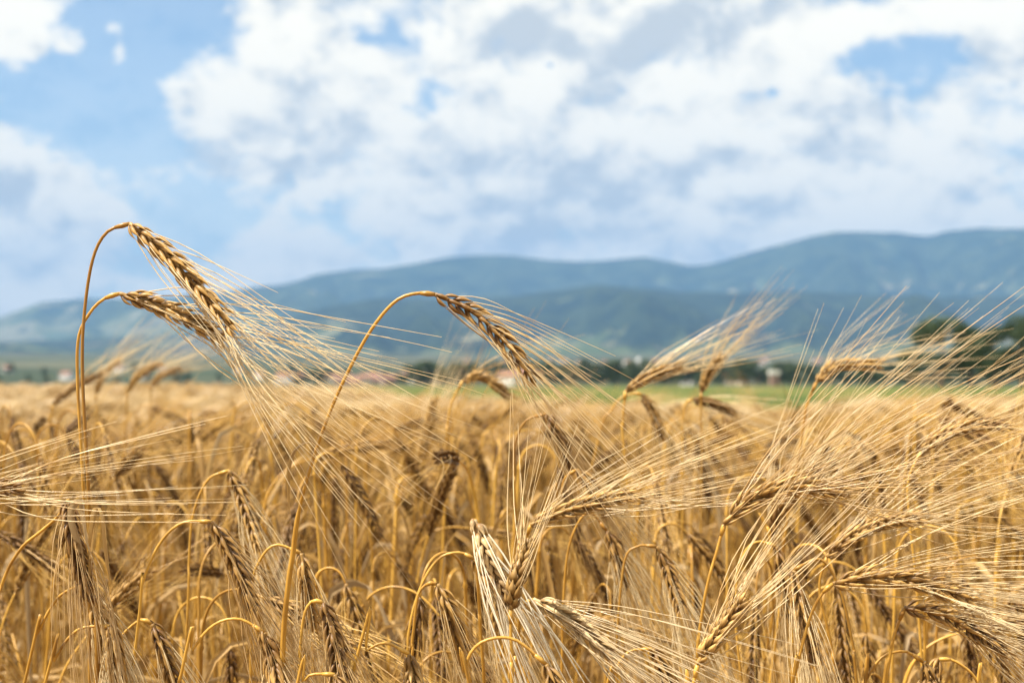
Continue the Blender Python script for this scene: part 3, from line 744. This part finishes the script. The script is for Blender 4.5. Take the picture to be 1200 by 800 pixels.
# ------------------------------------------------------------------ trees
m_fol, t, b = mat('tree_leaves')
oi = t.node('ShaderNodeObjectInfo'); geo = t.node('ShaderNodeNewGeometry')
t.l.new(t.mix(t.m('ADD', t.m('MULTIPLY', oi.outputs['Random'], .5), t.m('MULTIPLY', t.noise(geo.outputs['Position'], .9, 3, .6), .5)), (.016, .034, .010), (.050, .080, .022)), b.inputs['Base Color'])
b.inputs['Roughness'].default_value = .7
tr = t.node('ShaderNodeBsdfTranslucent'); tr.inputs[0].default_value = (.07, .12, .02, 1)
ms = t.node('ShaderNodeMixShader'); ms.inputs[0].default_value = .25
t.l.new(b.outputs[0], ms.inputs[1]); t.l.new(tr.outputs[0], ms.inputs[2]); t.l.new(ms.outputs[0], t.n['Material Output'].inputs[0])
m_bark, t, b = mat('bark')
tcn = t.node('ShaderNodeTexCoord')
t.l.new(t.mix(t.noise(tcn.outputs['Object'], 6, 6, .6), (.06, .045, .03), (.17, .13, .09)), b.inputs['Base Color']); b.inputs['Roughness'].default_value = .9
def tree_meshes(seed, h, w, nleaf, lsize):
    r = np.random.default_rng(seed); tk = MB()
    hh = h * .85
    tc_, _l = smooth_curve([(0, 0, -.3), (r.normal() * .1, r.normal() * .1, hh * .35), (r.normal() * .3, r.normal() * .3, hh)], 12)
    tube(tk, tc_, np.linspace(h * .035, h * .006, 12), 8)
    centers = []
    for k in range(15):
        q = r.uniform(.28, 1.0); b0 = tc_[int(q * 11)]; an = r.uniform(0, 6.3); rr = w * .5 * r.uniform(.3, .8) * math.sin(min(1, max(.12, 1.25 - q)) * math.pi * .62)
        e = b0 + np.array([math.cos(an) * rr, math.sin(an) * rr, h * r.uniform(.02, .14)])
        cc, _l = smooth_curve([b0, (b0 + e) / 2 + np.array([0, 0, -.02 * h]), e], 6); tube(tk, cc, np.linspace(h * .012, h * .003, 6), 5)
        centers.append((e, h * r.uniform(.09, .17)))
    cr = MB(); per = nleaf // len(centers)
    for e, rad in centers:
        d = r.normal(size=(per, 3)); d /= np.linalg.norm(d, axis=1)[:, None]; rad_ = rad * r.uniform(.35, 1.15, per) ** .6
        p = e + d * rad_[:, None] * np.array([1.2, 1.2, .85])
        a1 = r.normal(size=(per, 3)); a1 /= np.linalg.norm(a1, axis=1)[:, None]; a2 = np.cross(a1, d); a2 /= np.linalg.norm(a2, axis=1)[:, None] + 1e-9
        s_ = lsize * r.uniform(.6, 1.4, per)[:, None]
        v = np.stack([p - a1 * s_, p + a2 * s_ * .6, p + a1 * s_, p - a2 * s_ * .6], 1).reshape(-1, 3)
        cr.add(v, [(4 * i, 4 * i + 1, 4 * i + 2, 4 * i + 3) for i in range(per)])
    return tk.mesh('trunk', m_bark), cr.mesh('crown', m_fol, smooth=False)
TV = [tree_meshes(60 + i, 8, [8, 6.5, 9, 5.5][i], 2600, .22) for i in range(4)]
TB = [tree_meshes(80 + i, 8, [8.5, 7.5, 9.5][i], 9000, .12) for i in range(3)]
def tree(px, d, hpx, mv, label, group=None, dz=0):
    x = (px - 600) / 1667 * d; z = float(ground_z(np.array(x), np.array(d)))
    root = empty('tree', (x, d, z + dz)); s_ = hpx / 1667 * d / 8
    root.scale = (s_ * random.uniform(.85, 1.25), s_, s_); root.rotation_euler = (0, 0, random.uniform(0, 6.3))
    for nm, me in zip(('trunk', 'crown'), mv):
        o = bpy.data.objects.new(nm, me); COL.objects.link(o); o.parent = root
    tag(root, label, 'tree', group)
for px, d, hp, k, lab in [
    (1103, 200, 90, 0, 'round dark green tree at the right, leftmost of the near clump'),
    (1137, 206, 78, 1, 'shorter dark green tree just right of the round tree'),
    (1168, 190, 82, 2, 'broad green tree in the middle of the right-hand clump'),
    (1198, 186, 94, 0, 'dark green tree at the right edge of the photo, behind the awns'),
    (1066, 250, 44, 1, 'low green tree at the left end of the right-hand clump'),
    (1018, 300, 32, 2, 'small bushy tree beside the low tree, behind the arched ear')]:
    tree(px, d, hp, TB[k], lab)
for px in (1225, 1262, 1300, 1350, 1400): tree(px, 200 + random.uniform(-10, 20), random.uniform(50, 64), TB[random.randrange(3)], 'green tree beyond the right edge of the near clump', 'trees past the right edge')
LINE = 'trees of the distant tree line'
px = 478
while px < 1240:
    d = random.uniform(560, 680)
    tree(px, d, random.uniform(23, 33), random.choice(TV), 'small dark green tree in the distant line across the far edge of the meadow', LINE)
    px += random.uniform(5, 11)
for i in range(46):
    px = random.uniform(-150, 500) if i % 2 else random.uniform(330, 500); d = random.uniform(800, 1150)
    tree(px, d, random.uniform(10, 17), random.choice(TV), 'tiny dark tree among the village houses beyond the field', 'trees among the village houses')

# ------------------------------------------------------------------ buildings
def flat_mat(name, c0, c1, scale=1.5, rough=.85):
    m, t, b = mat(name); tcn = t.node('ShaderNodeTexCoord')
    t.l.new(t.mix(t.noise(tcn.outputs['Object'], scale, 6, .6), c0, c1), b.inputs['Base Color']); b.inputs['Roughness'].default_value = rough
    return m
m_white = flat_mat('white_render', (.66, .64, .60), (.80, .79, .76))
m_cream = flat_mat('cream_render', (.52, .44, .33), (.66, .58, .46))
m_pink = flat_mat('bare_brick', (.24, .15, .12), (.34, .22, .17), 3)
m_roof = flat_mat('clay_tile', (.20, .10, .075), (.32, .17, .12), 2.5)
m_sheet = flat_mat('pale_sheet_roof', (.55, .56, .57), (.74, .74, .74), .3, .5)
m_glass, t, b = mat('window_glass'); b.inputs['Base Color'].default_value = (.03, .04, .05, 1); b.inputs['Roughness'].default_value = .1
m_wood = flat_mat('brown_door', (.12, .07, .04), (.2, .12, .07))
def boxv(mb, x0, x1, y0, y1, z0, z1, mi=0):
    v = [(x0, y0, z0), (x1, y0, z0), (x1, y1, z0), (x0, y1, z0), (x0, y0, z1), (x1, y0, z1), (x1, y1, z1), (x0, y1, z1)]
    mb.add(v, [(3, 2, 1, 0), (4, 5, 6, 7), (0, 1, 5, 4), (1, 2, 6, 5), (2, 3, 7, 6), (3, 0, 4, 7)], mi)
def house_meshes(w, dp, h, rh, wallm, roofm, nw, storeys):
    out = []
    wl = MB(); boxv(wl, -w / 2, w / 2, -dp / 2, dp / 2, -.5, h)
    wl.add([(-w / 2, -dp / 2, h), (-w / 2, dp / 2, h), (-w / 2, 0, h + rh)], [(0, 1, 2)]); wl.add([(w / 2, -dp / 2, h), (w / 2, dp / 2, h), (w / 2, 0, h + rh)], [(0, 2, 1)])
    out.append(('wall', wl.mesh('wall', wallm, False), None))
    rf = MB(); o = .5
    for sgn in (-1, 1):
        y1 = sgn * (dp / 2 + o); ze = h - o * rh / (dp / 2)
        v = [(-w / 2 - o, y1, ze), (w / 2 + o, y1, ze), (w / 2 + o, 0, h + rh), (-w / 2 - o, 0, h + rh)]
        v = [(a, b_, c + .03) for a, b_, c in v] + [(a, b_, c + .22) for a, b_, c in v]
        rf.add(v, [(0, 1, 2, 3), (4, 5, 6, 7), (0, 1, 5, 4), (1, 2, 6, 5), (2, 3, 7, 6), (3, 0, 4, 7)])
    out.append(('roof', rf.mesh('roof', roofm, False), None))
    ch = MB(); boxv(ch, w * .2, w * .2 + .6, .4, 1.0, h + rh * .4, h + rh + .8); out.append(('chimney', ch.mesh('chimney', m_pink, False), 'roof'))
    for s_ in range(storeys):
        for k in range(nw):
            x = -w / 2 + (k + .5) * w / nw
            if s_ == 0 and k == nw // 2:
                dm = MB(); boxv(dm, x - .5, x + .5, -dp / 2 - .04, -dp / 2 + .02, 0, 2.1); out.append(('door', dm.mesh('door', m_wood, False), None)); continue
            gm = MB(); z0 = .9 + 2.8 * s_; boxv(gm, x - .55, x + .55, -dp / 2 - .03, -dp / 2 + .02, z0, z0 + 1.3); out.append(('window', gm.mesh('window', m_glass, False), None))
    return out
HV = [house_meshes(11, 9, 5.8, 2.4, m_white, m_roof, 3, 2), house_meshes(9, 8, 5.6, 2.2, m_cream, m_roof, 3, 2), house_meshes(12, 9, 3.2, 2.4, m_pink, m_roof, 4, 1), house_meshes(10, 9, 6.0, 2.0, m_pink, m_roof, 3, 2)]
def building(name, parts, px, d, rz, s_, label, cat, group=None, dz=0):
    x = (px - 600) / 1667 * d
    root = empty(name, (x, d, float(ground_z(np.array(x), np.array(d))) + dz)); root.rotation_euler = (0, 0, rz); root.scale = (s_,) * 3
    done = {}
    for nm, me, par in parts:
        o = bpy.data.objects.new(nm, me); COL.objects.link(o); o.parent = done[par] if par else root; done.setdefault(nm, o)
    tag(root, label, cat, group)
HL = {0: 'small white house with a red tiled roof in the hazy village beyond the field', 1: 'small cream house with a red tiled roof in the hazy village beyond the field',
      2: 'low brick house with a red roof in the hazy village beyond the field', 3: 'two-storey brick house with a red roof in the hazy village beyond the field'}
HG = {0: 'white village houses', 1: 'cream village houses', 2: 'low brick village houses', 3: 'tall brick village houses'}
used = []
def vill(x0, x1, n, d0, d1, w):
    for _ in range(n):
        for _t in range(60):
            px = random.uniform(x0, x1); d = random.uniform(d0, d1); X_ = (px - 600) / 1667 * d
            if all((X_ - a) ** 2 + (d - b_) ** 2 > 18 ** 2 for a, b_ in used): break
        used.append((X_, d)); k = random.choices(range(4), w)[0]
        building('house', HV[k], px, d, random.uniform(-.7, .7), random.uniform(.6, .85), HL[k], 'house', HG[k])
vill(325, 530, 30, 820, 1080, (2, 3, 4, 4))
vill(-60, 330, 8, 1000, 1250, (6, 2, 0, 1))
vill(585, 640, 3, 540, 580, (3, 1, 0, 2))
vill(800, 880, 3, 700, 800, (2, 2, 1, 1))
vill(540, 1100, 26, 1500, 2300, (6, 3, 1, 1))
# long white factory hall, smaller white block and silo beside it
hall = MB(); boxv(hall, -22, 22, -9, 9, -.5, 8); hr = MB()
for k in range(4):
    x0 = -22 + 11 * k; v = [(x0, -9.3, 8.05), (x0 + 11, -9.3, 8.05), (x0 + 11, 9.3, 8.05), (x0, 9.3, 8.05), (x0 + 5.5, -9.3, 10), (x0 + 5.5, 9.3, 10)]
    hr.add(v, [(0, 1, 4), (1, 2, 5, 4), (2, 3, 5), (3, 0, 4, 5), (3, 2, 1, 0)])
wp = [('wall', hall.mesh('wall', m_white, False), None), ('roof', hr.mesh('roof', m_sheet, False), None)]
for k in range(6):
    g_ = MB(); boxv(g_, -19 + 7 * k, -15 + 7 * k, -9.05, -8.9, 4.5, 6); wp.append(('window', g_.mesh('window', m_glass, False), None))
building('factory_hall', wp, 726, 1350, 0, .55, 'long white factory hall with a ridged roof above the tree line', 'hall', None)
bl = MB(); boxv(bl, -5, 5, -5, 5, -.5, 11); r2_ = MB(); boxv(r2_, -5.3, 5.3, -5.3, 5.3, 11.02, 11.5)
g_ = MB(); boxv(g_, -3, 3, -5.06, -4.9, 6, 8)
building('factory_block', [('wall', bl.mesh('wall', m_white, False), None), ('roof', r2_.mesh('roof', m_sheet, False), None), ('window', g_.mesh('window', m_glass, False), None)], 700, 1320, .2, .7, 'small square white block just left of the long white hall', 'building', None)
sl = MB(); th_ = np.array([(0, 0, z) for z in (-.5, 6, 12, 12.1)], float); tube(sl, th_, [3.4] * 4, 24)
sr = MB(); tube(sr, np.array([(0, 0, 12.12), (0, 0, 14.2)], float), [3.6, .3], 24)
building('silo', [('wall', sl.mesh('wall', m_sheet, False), None), ('roof', sr.mesh('roof', m_sheet, False), None)], 748, 1340, 0, .8, 'round pale silo at the right end of the long white hall', 'silo', None)
tw = MB(); boxv(tw, -1.4, 1.4, -1.4, 1.4, -.5, 4.4); tr_ = MB(); boxv(tr_, -1.75, 1.75, -1.75, 1.75, 4.42, 5.9); dm = MB(); boxv(dm, -.5, .5, -1.45, -1.38, 0, 2); td = MB(); boxv(td, -.6, .6, -1.78, -1.72, 4.8, 5.4)
building('transformer_hut', [('wall', tw.mesh('wall', m_pink, False), None), ('roof', tr_.mesh('roof', m_white, False), None), ('door', dm.mesh('door', m_wood, False), None)], 907, 420, .1, .8, 'narrow brick tower hut with a white top in front of the tree line', 'hut')

# ------------------------------------------------------------------ haze
hz = MB(); boxv(hz, -14000, 14000, -300, 16500, -30, 1500)
m_hz = bpy.data.materials.new('haze'); m_hz.use_nodes = True; t = NT(m_hz.node_tree)
t.n.remove(t.n['Principled BSDF'])
pv = t.node('ShaderNodeVolumePrincipled'); pv.inputs['Color'].default_value = (.20, .405, .76, 1); pv.inputs['Density'].default_value = 7.8e-5; pv.inputs['Anisotropy'].default_value = 0.0
t.l.new(pv.outputs[0], t.n['Material Output'].inputs['Volume'])
ho = hz.build('haze', m_hz, None, False); tag(ho, 'blue summer haze in the air in front of the hills', 'haze', None, 'stuff')
